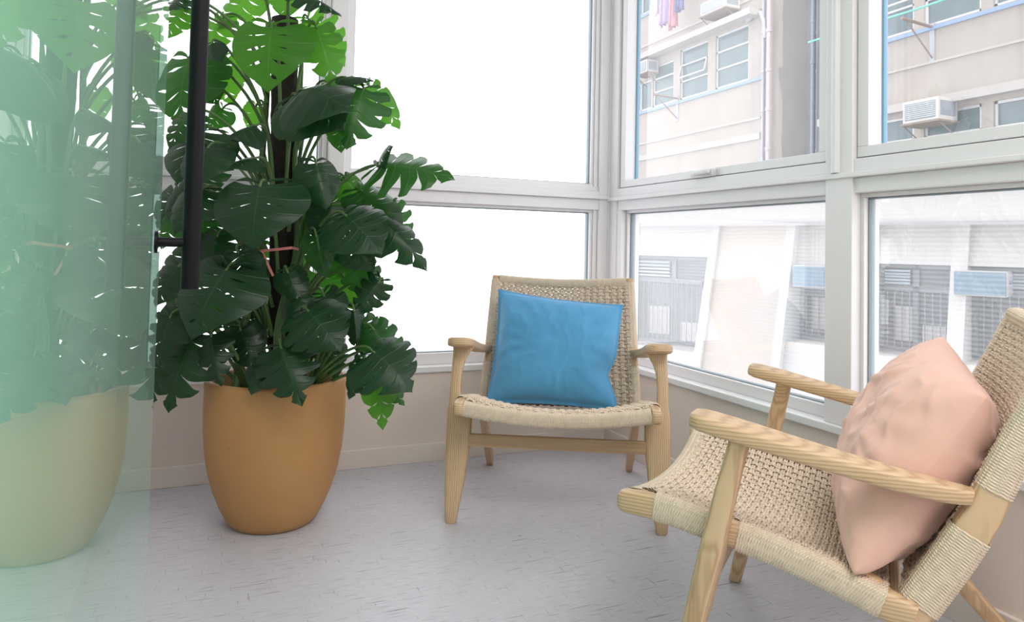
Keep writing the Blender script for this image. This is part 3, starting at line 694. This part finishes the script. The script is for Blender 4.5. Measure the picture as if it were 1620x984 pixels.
LV = [
 # ax, ay, tx, ty, da, dt, wide, face, split, holes, droop, fold, mat
 (430, 42, 424, 146, .16, .20, 1.10, (0, .25, 0), .10, .75, .5, .25, Yg),
 (500, 42, 528, 138, .02, .02, .75, (.5, .1, 0), .7, .5, .5, .3, Yg),
 (488, 30, 545, 105, -.08, -.10, .9, (.3, .2, 0), .8, .5, .3, .2, Yg),
 (352, 30, 322, 92, -.06, -.06, .9, (-.4, .2, 0), .8, .5, .3, .2, Yg),
 (398, -8, 345, 50, -.10, -.06, .9, (-.3, .2, 0), .7, .5, .3, .2, Yg),
 (455, -28, 452, 32, -.05, -.03, 1.0, (0, .2, 0), .1, .2, .3, .2, Yg),
 (470, -12, 540, 26, .12, .14, .6, (.2, 1.6, 0), .5, .3, .5, .3, Dk),
 (268, 6, 300, -30, .05, .1, .8, (0, .6, 0), .6, .3, .4, .3, Md),
 (244, -10, 262, 20, .10, .14, .9, (0, .8, 0), .5, .3, .4, .3, Dk),
 (480, 142, 552, 178, .22, .30, 1.25, (.1, .75, 0), .08, .15, .9, .5, Dk),
 (468, 150, 545, 205, .16, .24, 1.1, (.0, .55, 0), .1, .2, .6, .4, Dk),
 (575, 140, 548, 236, .10, .14, .95, (.35, .3, 0), .7, .5, .6, .3, Md),
 (585, 136, 632, 205, .02, .00, .75, (.6, .3, 0), .7, .4, .5, .3, Yg),
 (545, 122, 592, 128, .10, .12, .9, (.1, 2.2, 0), .3, .3, .4, .3, Dk),
 (536, 196, 540, 242, .12, .14, .85, (.1, .2, 0), .1, .2, .3, .3, Md),
 (520, 130, 560, 150, .0, .0, .8, (.1, 1.1, 0), .1, .2, .3, .3, Md),
 (600, 262, 718, 285, .12, .16, .85, (.15, .95, 0), .85, .3, .55, .25, Md),
 (598, 258, 622, 232, .10, .14, 1.1, (-.2, .9, 0), .1, .2, .7, .3, Dk),
 (298, 92, 286, 202, .00, .08, 1.0, (-.2, .35, 0), .2, .75, .5, .3, Md),
 (345, 98, 368, 166, -.10, -.08, .95, (.1, .2, 0), .2, .8, .3, .2, Yg),
 (336, 68, 352, 98, .06, .08, .8, (0, .3, 0), .0, .0, .4, .6, Dk),
 (404, 198, 354, 222, .14, .22, .7, (-.1, 1.3, 0), .0, .1, .5, .8, Dk),
 (330, 138, 345, 165, .0, .02, 1.0, (0, .3, 0), .1, .2, .3, .4, Md),
 (318, 208, 280, 292, .12, .20, 1.2, (-.2, .5, 0), .1, .2, .6, .4, Dk),
 (352, 172, 330, 205, -.04, -.04, 1.2, (-.2, .2, 0), .1, .3, .3, .4, Md),
 (405, 168, 392, 205, -.08, -.08, 1.0, (0, .2, 0), .1, .3, .3, .2, Yg),
 (412, 292, 400, 394, .26, .34, 1.28, (-.05, .55, 0), .08, .15, .55, .3, Dk),
 (404, 250, 360, 268, .16, .22, 1.1, (-.1, 1.3, 0), .1, .2, .5, .4, Dk),
 (500, 258, 516, 332, .18, .20, .9, (.4, .4, 0), .1, .1, .5, .6, Dk),
 (548, 284, 582, 332, .06, .05, .75, (.3, .35, 0), .1, .2, .4, .5, Yg),
 (530, 292, 560, 352, .00, .00, .9, (.3, .3, 0), .2, .3, .3, .3, Md),
 (546, 340, 604, 402, .20, .26, 1.15, (.1, .8, 0), .25, .4, .6, .35, Dk),
 (586, 336, 676, 428, .10, .12, .62, (.4, .55, 0), .75, .4, .7, .35, Dk),
 (570, 300, 640, 365, .06, .08, .8, (.4, .8, 0), .3, .3, .5, .35, Md),
 (560, 412, 607, 470, .04, .04, .85, (.3, .5, 0), .6, .4, .5, .4, Md),
 (545, 440, 590, 492, .00, -.02, .9, (.3, .3, 0), .5, .4, .4, .3, Yg),
 (500, 372, 515, 440, .14, .16, .7, (.2, .4, 0), .2, .3, .4, .5, Md),
 (486, 490, 540, 556, .22, .28, 1.15, (.05, .8, 0), .3, .3, .6, .4, Dk),
 (470, 470, 462, 530, .16, .2, .9, (-.1, .7, 0), .3, .3, .5, .4, Dk),
 (512, 466, 545, 520, .12, .14, .9, (.2, .5, 0), .5, .3, .5, .3, Dk),
 (360, 424, 302, 536, .24, .34, 1.15, (-.15, .5, 0), .12, .5, .5, .3, Dk),
 (376, 398, 412, 455, .20, .22, .9, (.2, .6, 0), .15, .2, .5, .5, Dk),
 (300, 400, 262, 470, .10, .16, 1.1, (-.2, .6, 0), .3, .4, .5, .3, Dk),
 (444, 548, 478, 642, .24, .30, .95, (0, .6, 0), .8, .2, .7, .4, Dk),
 (430, 560, 398, 625, .20, .26, 1.0, (-.2, .6, 0), .6, .2, .6, .4, Dk),
 (312, 526, 268, 652, .18, .22, .85, (-.2, .5, 0), .9, .4, .7, .3, Dk),
 (334, 530, 350, 612, .20, .24, .7, (0, .5, 0), .9, .3, .7, .3, Dk),
 (262, 556, 238, 640, .14, .16, .9, (-.2, .4, 0), .8, .4, .6, .3, Dk),
 (290, 480, 250, 530, .12, .16, 1.0, (-.2, .5, 0), .7, .4, .5, .3, Dk),
 (590, 556, 652, 620, .22, .26, 1.25, (.1, .9, 0), .55, .2, .7, .4, Dk),
 (596, 584, 606, 680, .20, .22, .62, (.1, .3, 0), .55, .5, .4, .3, Yg),
 (575, 570, 552, 632, .20, .22, .75, (-.1, .7, 0), .7, .2, .6, .4, Dk),
 (572, 506, 612, 560, .10, .12, .8, (.3, .5, 0), .6, .4, .5, .4, Md),
 (605, 600, 640, 642, .14, .16, .7, (.2, .5, 0), .6, .3, .5, .4, Md),
 (560, 490, 566, 560, .12, .14, .5, (.3, .3, 0), .5, .2, .5, .5, Dk),
 (500, 340, 545, 372, -.02, -.04, 1.0, (.2, .4, 0), .2, .3, .4, .3, Md),
 (300, 300, 262, 352, .04, .06, 1.1, (-.2, .5, 0), .3, .4, .4, .3, Dk),
 (280, 340, 256, 395, .08, .10, .9, (-.2, .4, 0), .5, .4, .4, .3, Md),
 (320, 350, 300, 405, .06, .10, .9, (-.2, .4, 0), .5, .4, .4, .3, Md),
 (345, 340, 335, 398, -.02, .00, 1.0, (-.1, .4, 0), .3, .4, .4, .3, Dk),
 (262, 300, 240, 362, .0, .02, 1.0, (-.3, .3, 0), .4, .5, .4, .3, Dk),
 (515, 400, 560, 440, -.06, -.08, .9, (.3, .3, 0), .5, .4, .4, .3, Md),
 (380, 480, 372, 545, .02, .02, 1.0, (-.1, .4, 0), .5, .4, .4, .3, Dk),
 (455, 430, 478, 480, .14, .16, .9, (.1, .6, 0), .3, .3, .4, .3, Dk),
 (520, 545, 532, 600, .02, .02, .9, (.1, .4, 0), .4, .3, .4, .3, Dk),
 (380, 520, 408, 590, .10, .12, .8, (0, .6, 0), .6, .3, .5, .3, Dk),
 (292, 12, 262, 62, .04, .06, 1.0, (-.2, .4, 0), .6, .5, .4, .3, Yg),
 (300, 180, 268, 236, .16, .2, 1.0, (-.3, .4, 0), .4, .5, .4, .3, Md),
 (330, 232, 300, 300, .2, .26, 1.1, (-.2, .5, 0), .3, .4, .5, .3, Dk),
 (320, 300, 276, 372, .18, .24, 1.1, (-.3, .5, 0), .3, .4, .5, .3, Dk),
 (345, 372, 330, 440, .10, .14, 1.0, (-.1, .5, 0), .5, .4, .4, .3, Dk),
 (284, 420, 246, 486, .14, .2, 1.1, (-.3, .5, 0), .5, .5, .5, .3, Dk),
 (270, 500, 252, 580, .2, .24, 1.0, (-.2, .5, 0), .8, .4, .5, .3, Dk),
 (340, 470, 300, 520, .04, .06, 1.0, (-.1, .5, 0), .5, .4, .4, .3, Md),
 (618, 330, 640, 405, .04, .02, .8, (.3, .4, 0), .7, .5, .5, .3, Md),
 (548, 380, 592, 430, .08, .08, .9, (.3, .5, 0), .3, .4, .5, .3, Dk),
 (520, 325, 500, 385, .1, .12, 1.0, (.1, .4, 0), .2, .3, .4, .3, Dk),
 (600, 445, 560, 500, .06, .08, .8, (.3, .4, 0), .6, .4, .4, .3, Dk),
 (590, 520, 640, 590, .12, .14, .8, (.3, .6, 0), .6, .4, .5, .3, Md),
 (465, 590, 430, 612, .2, .24, 1.2, (0, 1.2, 0), .5, .2, .5, .3, Dk),
]
# stems and leaves on the far and door side of the pole
for (x, y) in [(330, 250), (470, 330), (350, 470), (420, 470), (500, 300), (300, 460), (540, 420), (390, 350), (440, 400), (500, 500)]:
    LV.append((x, y, x + LR.uniform(-50, 50), y + LR.uniform(50, 80), -.12 - LR.random() * .1, -.10 - LR.random() * .14, 1.0, (LR.uniform(-.5, .5), .3, 0), .5, .5, .4, .3, LR.choice([Md, Dk, Dk])))
for t_ in LV:
    leaf(*t_[:6], wide=t_[6], face=t_[7], split=t_[8], holes=t_[9], droop=t_[10], fold=t_[11], mat=t_[12])
# pink ribbon tied round the pole and stems
m = MB()
def strap(pts, w_):
    R = [[Vector(p) + Vector((0, 0, w_ / 2)), Vector(p) + Vector((0, -.0012, w_ / 2)), Vector(p) + Vector((0, -.0012, -w_ / 2)), Vector(p) + Vector((0, 0, -w_ / 2))] for p in pts]
    m.rings(R)
cz = 1.0
P0 = at(414, 397, D0 - .10) - ORG; P1 = at(462, 392, D0 - .10) - ORG; P2 = at(432, 437, D0 - .11) - ORG
pc = axis_pt(P0.z)
loop = [P0, P0 * .5 + P1 * .5 + Vector((0, -.006, 0)), P1] + [pc + Vector((math.cos(a) * .075, math.sin(a) * .075, 0)) for a in (.0, .6, 1.2, 1.8, 2.4, 3.0)] + [P0]
strap(loop, .008)
tt = MB(); m2 = m
R = []
for f in (0, .25, .5, .75, 1): 
    p = P0 * (1 - f) + P2 * f + Vector((0, -.004, 0)); R.append([p + Vector((.004, 0, 0)), p + Vector((.004, -.0012, 0)), p + Vector((-.004, -.0012, 0)), p + Vector((-.004, 0, 0))])
m.rings(R); m.build('ribbon_tie', RIBBON, plant)

# ------------------------------------------------------------------ outside: upper block (plane x = 16)
CONC = NT('weathered_concrete'); v_ = CONC.coord('Object')
c_ = CONC.mix(CONC.noise(v_, .7, 5, .65), (.32, .285, .26), (.42, .385, .35))
st = CONC.noise(CONC.coord('Object', (1, 1.6, .12)), 2.0, 4, .6); c_ = CONC.mix(CONC.ramp(st, [(.5, (0, 0, 0)), (.75, (.5, .5, .5))]), c_, (.27, .245, .24))
CONC = CONC.done(CONC.pbr(Base_Color=c_, Roughness=.9).outputs[0])
CONCG = plain('grey_render', (.44, .42, .42), .9, .9, .12)
SHAFT = plain('grey_shaft_render', (.13, .13, .165), .9, .8, .15)
PIPE = plain('pale_pipe', (.36, .37, .42), .5, 3, .1)
PIPEP = plain('pinkish_pipe', (.42, .36, .40), .5, 3, .1)
WINF = plain('white_window_frame', (.55, .56, .57), .5, 3, .05)
WGL = plain('dim_window_glass', (.10, .15, .17), .12, 1.2, .5)
BLUEP = plain('blue_band_paint', (.22, .32, .50), .7, 2, .1)
ACW = plain('white_enamel', (.55, .55, .54), .45, 4, .04)
ACD = plain('grille_grey', (.24, .27, .32), .6, 12, .2)
ACB = plain('blue_grey_panel', (.16, .27, .36), .6, 8, .15)
RUST = plain('rusty_iron', (.24, .18, .15), .8, 9, .3)
TURQ = plain('turquoise_rope', (.15, .55, .48), .6)
UX = 16.0
ub = empty('apartment_building', (UX, 16, 0)); tag(ub, 'beige concrete apartment block with window rows and drainpipes, seen through the upper panes', 'building')
def ubox(mb, y0, y1, z0, z1, x0, x1): mb.box(x0 - 0, x1, y0 - 16, y1 - 16, z0, z1)      # x relative to facade
m = MB(); Y0, Y1 = 2.0, 26.3
wins = []     # (y0,y1,z0,z1)
def rows(zb):
    if zb < 5: return [(10.75, 13.2, zb, zb + 2.0), (8.9, 10.45, zb, zb + 2.0), (6.8, 8.6, zb, zb + 2.0), (4.6, 6.4, zb, zb + 2.0)]
    return [(17.25, 19.05, zb, zb + 2.05), (19.5, 21.25, zb, zb + 2.05), (21.72, 23.2, zb + .02, zb + 1.8), (23.3, 25.9, zb + .02, zb + 1.3),
            (10.75, 13.2, zb, zb + 2.05), (8.9, 10.45, zb, zb + 2.05), (6.8, 8.6, zb, zb + 2.05), (4.6, 6.4, zb, zb + 2.05)]
for k in range(-1, 3):
    wins += rows(7.06 + 4.34 * k)
zs = sorted({z for w_ in wins for z in w_[2:]})
# wall with real openings: horizontal strips between window bands
for k in range(-1, 3):
    zb = 7.06 + 4.34 * k; band = sorted(rows(zb))
    ubox(m, Y0, 13.9, zb + 2.05, zb + 4.34, 0, .35); ubox(m, 16.45, Y1, zb + 2.05, zb + 4.34, 0, .35)
    edges = [Y0]; 
    prev = Y0
    for (a, b, z0, z1) in band:
        if a > 13.9 and prev < 13.9:
            ubox(m, prev, 13.9, zb, zb + 2.05, 0, .35); prev = 16.45
        ubox(m, prev, a, zb, zb + 2.05, 0, .35)
        if z0 > zb: ubox(m, a, b, zb, z0, 0, .35)
        if z1 < zb + 2.05: ubox(m, a, b, z1, zb + 2.05, 0, .35)
        prev = b
    if prev < 13.9: ubox(m, prev, 13.9, zb, zb + 2.05, 0, .35); prev = 16.45
    ubox(m, prev, Y1, zb, zb + 2.05, 0, .35)
ubox(m, Y0, Y1, -7, 7.06 - 4.34, 0, .35); ubox(m, Y0, Y1, -7, 22, 4.0, 4.3)
ubox(m, 13.75, 13.9, -7, 22, 0, 2.5); ubox(m, 16.15, 16.45, -7, 22, .35, 2.5)
m.build('facade_wall', CONC, ub)
m = MB(); ubox(m, 14.2, 16.15, -7, 22, 1.6, 1.9); ubox(m, 13.9, 14.6, -7, 22, .5, 1.6); m.build('pipe_shaft', SHAFT, ub)
m = MB()
for k in range(-1, 3):
    zb = 7.06 + 4.34 * k
    ubox(m, 16.6, Y1, zb + 2.13, zb + 2.36, -.55 if k >= 0 else -.05, 0); ubox(m, Y0, 13.9, zb + 2.13, zb + 2.36, -.22, 0)
    ubox(m, 16.6, Y1, zb - 1.50, zb - 1.42, -.04, 0); ubox(m, Y0, 13.9, zb - 1.04, zb - .98, -.04, 0)
m.build('slab_ledge', plain('pale_ledge', (.42, .40, .38), .85, 1, .1), ub)
m = MB()
for k in range(-1, 3):
    zb = 7.06 + 4.34 * k
    ubox(m, 16.5, Y1, zb - .14, zb - .04, -.06, 0); ubox(m, Y0, 13.9, zb - .14, zb - .04, -.06, 0)
m.build('sill_band', BLUEP, ub)
for pi, (y, r_, dx, mt) in enumerate([(16.40, .055, -.10, PIPE), (16.12, .075, -.12, PIPEP), (15.3, .05, 1.45, PIPE), (15.1, .05, 1.45, PIPE), (14.9, .06, 1.4, PIPE), (15.5, .04, 1.45, PIPE), (15.75, .05, 1.45, ACD), (15.0, .03, 1.35, ACD), (14.7, .06, .42, ACD), (14.2, .06, .42, PIPE), (14.45, .07, .8, PIPE)]):
    m = MB(); m.tube([(dx, y - 16, -7), (dx, y - 16, 22)], r_, 10)
    for z in np.arange(-6.5, 22, 1.36): m.tube([(dx, y - 16, z), (dx, y - 16, z + .10)], r_ * 1.35, 10)
    m.build('drainpipe', mt, ub, True)
m = MB(); m.tube([(-.1, 1.2, 9.15), (-.14, .8, 9.3), (-.14, .5, 9.25), (-.12, .35, 8.9), (-.1, .3, 8.3)], .08, 10); m.build('drain_elbow', PIPE, ub, True)
for (y0, y1, z0, z1) in wins:
    if z0 > 13: continue
    fr = MB(); n_ = max(1, round((y1 - y0) / 1.3)); n_ = 3 if (y1 - y0) > 2.5 and z1 - z0 < 1.5 else n_
    for (a, b, c, d) in [(y0, y1, z0, z0 + .07), (y0, y1, z1 - .07, z1), (y0, y0 + .07, z0, z1), (y1 - .07, y1, z0, z1)]: ubox(fr, a, b, c, d, .05, .16)
    for q in range(1, n_): yy = y0 + (y1 - y0) * q / n_; ubox(fr, yy - .035, yy + .035, z0, z1, .05, .16)
    if n_ == 1 or z1 - z0 > 1.5:
        for f in (.36, .68): ubox(fr, y0, y1, z0 + (z1 - z0) * f - .03, z0 + (z1 - z0) * f + .03, .05, .16)
    wf = fr.build('window_frame', WINF, ub)
    g = MB(); ubox(g, y0 + .05, y1 - .05, z0 + .05, z1 - .05, .10, .13); g.build('window_glass', WGL, wf)
    if LR.random() < .5:      # tilted sash
        g = MB(); M_ = Matrix.Translation((.05, y0 - 16, z0 + (z1 - z0) * .68)) @ Matrix.Rotation(math.radians(14), 4, 'Y')
        w_ = (y1 - y0) / n_
        for (a, b, c, d) in [(.05, w_ - .03, -.58, -.53), (.05, w_ - .03, -.05, 0), (.05, .10, -.55, 0), (w_ - .08, w_ - .03, -.55, 0)]: g.box(-.06, -.02, a, b, c, d, M_)
        g.build('tilted_sash', WINF, wf)
def ac(name, label, loc, rz, w_=.80, h_=.52, d_=.62, group=None, shelf=True, louv=8, front=None):
    """window air conditioner sticking out; local -x is outward"""
    r = empty(name, loc, rz); tag(r, label, 'air conditioner', group); mg = .07 if h_ > .3 else .012
    MB().bbox(-d_, -.004, -w_ / 2, w_ / 2, 0, h_, .02).build('casing', ACW, r)
    m = MB(); m.bbox(-d_ - .012, -d_ + .01, -w_ / 2 + mg, w_ / 2 - mg, mg, h_ - mg, .005)
    for s in (-1, 1): m.bbox(-d_ + .08, -.10, s * w_ / 2 - .008, s * w_ / 2 + .008, .12, h_ - .08, .003)
    m.build('rear_grille', front or ACD, r)
    m = MB()
    for i in range(louv): z = .09 + (h_ - .18) * (i + .5) / louv; m.bbox(-d_ - .022, -d_ - .010, -w_ / 2 + .07, w_ / 2 - .07, z - .008, z + .008, .002)
    if louv: m.build('louvre', ACW, r)
    if shelf:
        m = MB(); m.bbox(-d_ - .05, .0, -w_ / 2 - .05, w_ / 2 + .05, -.05, -.0, .004)
        for s in (-1, 1): m.tube([(0, s * w_ / 2, -.45), (-d_, s * w_ / 2, -.03)], .018, 6)
        m.build('bracket_shelf', RUST, r)
    return r
ac('air_conditioner', 'small grey-fronted air conditioner by the small windows, at the left of the left upper pane', (UX, 23.2, 8.50), 0, .85, .55, .6)
ac('air_conditioner', 'large white air conditioner under the concrete ledge in the right upper pane', (UX, 10.0, 4.36), 0, 1.0, .58, .75)
ac('air_conditioner', 'white air conditioner above the concrete ledge at the top of the left upper pane', (UX, 18.4, 9.75), 0, 1.4, .5, .7)
# drying-line brackets
for (y, z, lab) in [(21.4, 7.15, 'rusty wall bracket under the blue band, seen in the left upper pane'), (10.2, 7.0, 'rusty wall bracket under the blue band, seen in the right upper pane')]:
    r = empty('wall_bracket', (UX, y, z)); tag(r, lab, 'bracket')
    m = MB(); m.tube([(0, 0, 0), (-1.3, -.1, .02)], .04, 6); m.build('arm', RUST, r)
    m = MB(); m.tube([(0, 0, -.85), (-1.1, -.08, -.02)], .022, 6); m.build('brace', RUST, r)
    m = MB(); m.box(-.03, .0, -.07, .07, -.95, .1); m.build('wall_plate', PIPE, r)
m = MB(); m.tube([(UX - .9, 13.6, 7.35), (UX - .9, 10, 7.28), (UX - .9, 6, 7.36)], .028, 6)
tag(m.build('clothesline', TURQ), 'turquoise line stretched in front of the windows, right upper pane', 'clothesline')
# washing
m = MB(); m.tube([(UX - .02, 21.2, 12.0), (UX - 1.5, 21.1, 12.0)], .025, 6); m.tube([(UX - .02, 19.9, 12.0), (UX - 1.5, 19.9, 12.0)], .025, 6); m.tube([(UX - 1.2, 21.8, 12.0), (UX - 1.2, 19.4, 12.0)], .025, 6)
tag(m.build('drying_rack', RUST), 'iron drying rack holding washing high on the facade', 'drying rack')
def garment(name, lab, y, w_, h_, col, seed):
    V = []; F = []; nx, nz = 12, 12
    for j in range(nz + 1):
        for i in range(nx + 1):
            u, v = i / nx, j / nz; wd = w_ * (.55 + .45 * v) if v > .15 else w_ * .75
            V.append((-1.2 + .10 * math.sin(u * 14 + seed) * (.4 + v), (u - .5) * wd, -v * h_ - .06 * abs(u - .5) * 2 + .05 * math.sin(u * 9 + seed) * v))
    for j in range(nz):
        for i in range(nx): F.append((j * (nx + 1) + i, j * (nx + 1) + i + 1, (j + 1) * (nx + 1) + i + 1, (j + 1) * (nx + 1) + i))
    o = mesh(name, V, F, plain(name + '_cloth', col, .9, 4, .1), None, True); o.location = (UX, y, 11.98)
    md = o.modifiers.new('thickness', 'SOLIDIFY'); md.thickness = .02
    return tag(o, lab, 'clothing')
garment('hanging_shirt', 'purple garment hanging on the drying rack', 20.8, .55, 2.1, (.36, .27, .50), 1)
garment('hanging_towel', 'dark blue garment hanging on the rack, nearest the drainpipes', 19.7, .38, 1.8, (.12, .12, .30), 3)
garment('hanging_blouse', 'white garment hanging on the rack, furthest from the pipes', 21.4, .42, 1.5, (.75, .70, .74), 5)
garment('hanging_cloth', 'dusty red cloth hanging lowest on the drying rack', 20.2, .45, 2.35, (.50, .22, .26), 8)

# ------------------------------------------------------------------ outside: lower building with battered piers
LO = Vector((4.05352, 4.61181, 0)); ae = math.radians(-25)
le = Vector((math.sin(ae), math.cos(ae), 0)); ln = Vector((le.y, -le.x, 0))     # ln points away from us
# local frame: x = away (ln), y = along (le)
lb = empty('annex_building', (LO.x, LO.y, 0), math.atan2(ln.y, ln.x)); tag(lb, 'low pale building with sloping piers between its windows, seen through the lower panes', 'building')
LW = plain('pale_limewash', (.66, .65, .64), .85, 1.2, .05)
LCREAM = plain('cream_tiled_pier', (.60, .54, .49), .8, 1.5, .08)
LSTEEL = plain('cool_grey_frame', (.27, .30, .33), .6, 3, .1)
LGLS = plain('grey_pane', (.20, .22, .24), .2, 2.5, .5)  # mid-grey mottled window glass
S0, S1, ZT, ZBt = -9.0, 1.06, 1.2, -1.9
m = MB()
m.box(-.25, 1.2, S0, S1, ZT, 1.72)                 # parapet beam
m.build('parapet', LW, lb)
m = MB(); m.box(-.28, -.24, S0, S1, ZT - .02, ZT + .015); m.build('drip_edge', plain('drip_grey', (.45, .45, .45), .7), lb)
def batter(z): return -.08 - .50 * (ZT - z) / 1.75
def pier(y0, y1, mat, name='pier', rim=.09, top=ZT):
    def prism(a, b, o):
        return [(batter(top) - o, a, top), (batter(ZBt) - o, a, ZBt), (.6, a, ZBt), (.6, a, top), (batter(top) - o, b, top), (batter(ZBt) - o, b, ZBt), (.6, b, ZBt), (.6, b, top)]
    FF = [(0, 1, 2, 3), (7, 6, 5, 4), (0, 4, 5, 1), (1, 5, 6, 2), (2, 6, 7, 3), (3, 7, 4, 0)]
    p = MB().add(prism(y0, y1, 0), FF).build(name, mat, lb)
    if rim:
        MB().add(prism(y0 - .005, y0 + rim, .05), FF).add(prism(y1 - rim, y1 + .005, .05), FF).build('pier_rib', LW, p)
pier(-1.28, -.28, LCREAM); pier(.93, 1.06, LW, 'rib', 0); pier(-2.12, -1.98, LW, 'rib', 0); pier(-2.96, -2.82, LW, 'rib', 0); pier(-4.3, -4.1, LW, 'rib', 0); pier(-6, -5.4, LW, 'rib', 0)
m = MB()
bays = [(-.28, .93, -.34, .80), (-1.98, -1.28, -.10, .62), (-2.82, -2.12, -.14, .78), (-4.1, -2.96, -.14, .78), (-5.4, -4.3, -.14, .78)]
for (a, b, z0, z1) in bays:
    m.add([(.0, a, ZT), (-.0, b, ZT), (-.16, b, z1), (-.16, a, z1), (.5, a, ZT), (.5, b, ZT), (.5, b, z1), (.5, a, z1)], [(0, 1, 2, 3), (4, 7, 6, 5), (3, 2, 6, 7), (0, 4, 5, 1), (0, 3, 7, 4), (1, 5, 6, 2)])   # sloping spandrel
    m.add([(-.42, a, z0), (-.42, b, z0), (-.85, b, ZBt), (-.85, a, ZBt), (.5, a, z0), (.5, b, z0), (.5, b, ZBt), (.5, a, ZBt)], [(0, 3, 2, 1), (4, 5, 6, 7), (3, 7, 6, 2), (0, 1, 5, 4), (0, 4, 7, 3), (1, 2, 6, 5)])
m.box(.5, .6, S0, S1, ZBt, ZT)
m.build('wall', LW, lb)
for (a, b, z0, z1) in bays:
    fr = MB(); x0, x1 = .02, .09; zt = z0 + (z1 - z0) * .72; mid = (a + b) / 2
    for q in [(a, b, z0, z0 + .05), (a, b, z1 - .05, z1), (a, a + .05, z0, z1), (b - .05, b, z0, z1), (a, b, zt - .03, zt + .03), (mid - .03, mid + .03, z0, z1)]: fr.box(x0, x1, *q)
    wf = fr.build('window_frame', LSTEEL, lb)
    g = MB(); g.box(.05, .07, a + .04, b - .04, z0 + .04, z1 - .04); g.build('window_glass', LGLS, wf)
    g = MB()
    for i in range(5): zz = zt + .05 + i * (z1 - zt - .10) / 5; g.box(-.01, .03, mid + .05, b - .06, zz, zz + .022)
    g.build('louvre', plain('louvre_blue', (.50, .60, .70), .5), wf)
    g = MB()
    for i in range(int((b - a) / .07)): yy = a + .05 + i * .07; g.box(-.005, .006, yy, yy + .012, z0 + .05, zt - .03)
    g.build('window_bar', LSTEEL, wf)
    g = MB(); g.box(.035, .045, a + (b - a) * .55, a + (b - a) * .80, z0 + .12, z0 + .48); g.box(.035, .045, a + (b - a) * .12, a + (b - a) * .42, z0 + .05, z0 + .30); g.build('curtain', LW, wf)
def lpt(x, y, z): return lb.matrix_basis @ Vector((x, y, z))
from mathutils import Euler
lb_m = Matrix.Translation(lb.location) @ Euler((0, 0, lb.rotation_euler.z)).to_matrix().to_4x4()
ac('air_conditioner', 'blue-grey air conditioner box on the low building beside the cream pier', lb_m @ Vector((.02, -1.50, .50)), lb.rotation_euler.z, .36, .24, .34, shelf=False, louv=0, front=ACB)
ac('air_conditioner', 'blue-fronted air conditioner on the low building above the pink pillow', lb_m @ Vector((.02, -3.08, .50)), lb.rotation_euler.z, .44, .24, .36, shelf=False, louv=0, front=ACB)
# the building this room is in: its mass above, beside and below the room is unseen and added to shade the lane
m = MB(); m.box(-14, .15, -25, .15, 2.76, 24); m.box(-14, .15, -25, -4.67, -7, 2.76); m.box(-14, XL - .17, -4.67, .15, -7, 2.76); m.box(XL - .17, .15, -4.67, .15, -7, -.13)
struct(m.build('wall_outer_sky_block', CONC))
# ground of the lane between the buildings
m = MB(); m.box(.5, 26, -20, 40, -7.2, -7.0); tag(m.build('lane_ground', plain('lane_asphalt', (.30, .30, .30), .9, 1, .1)), kind='structure')
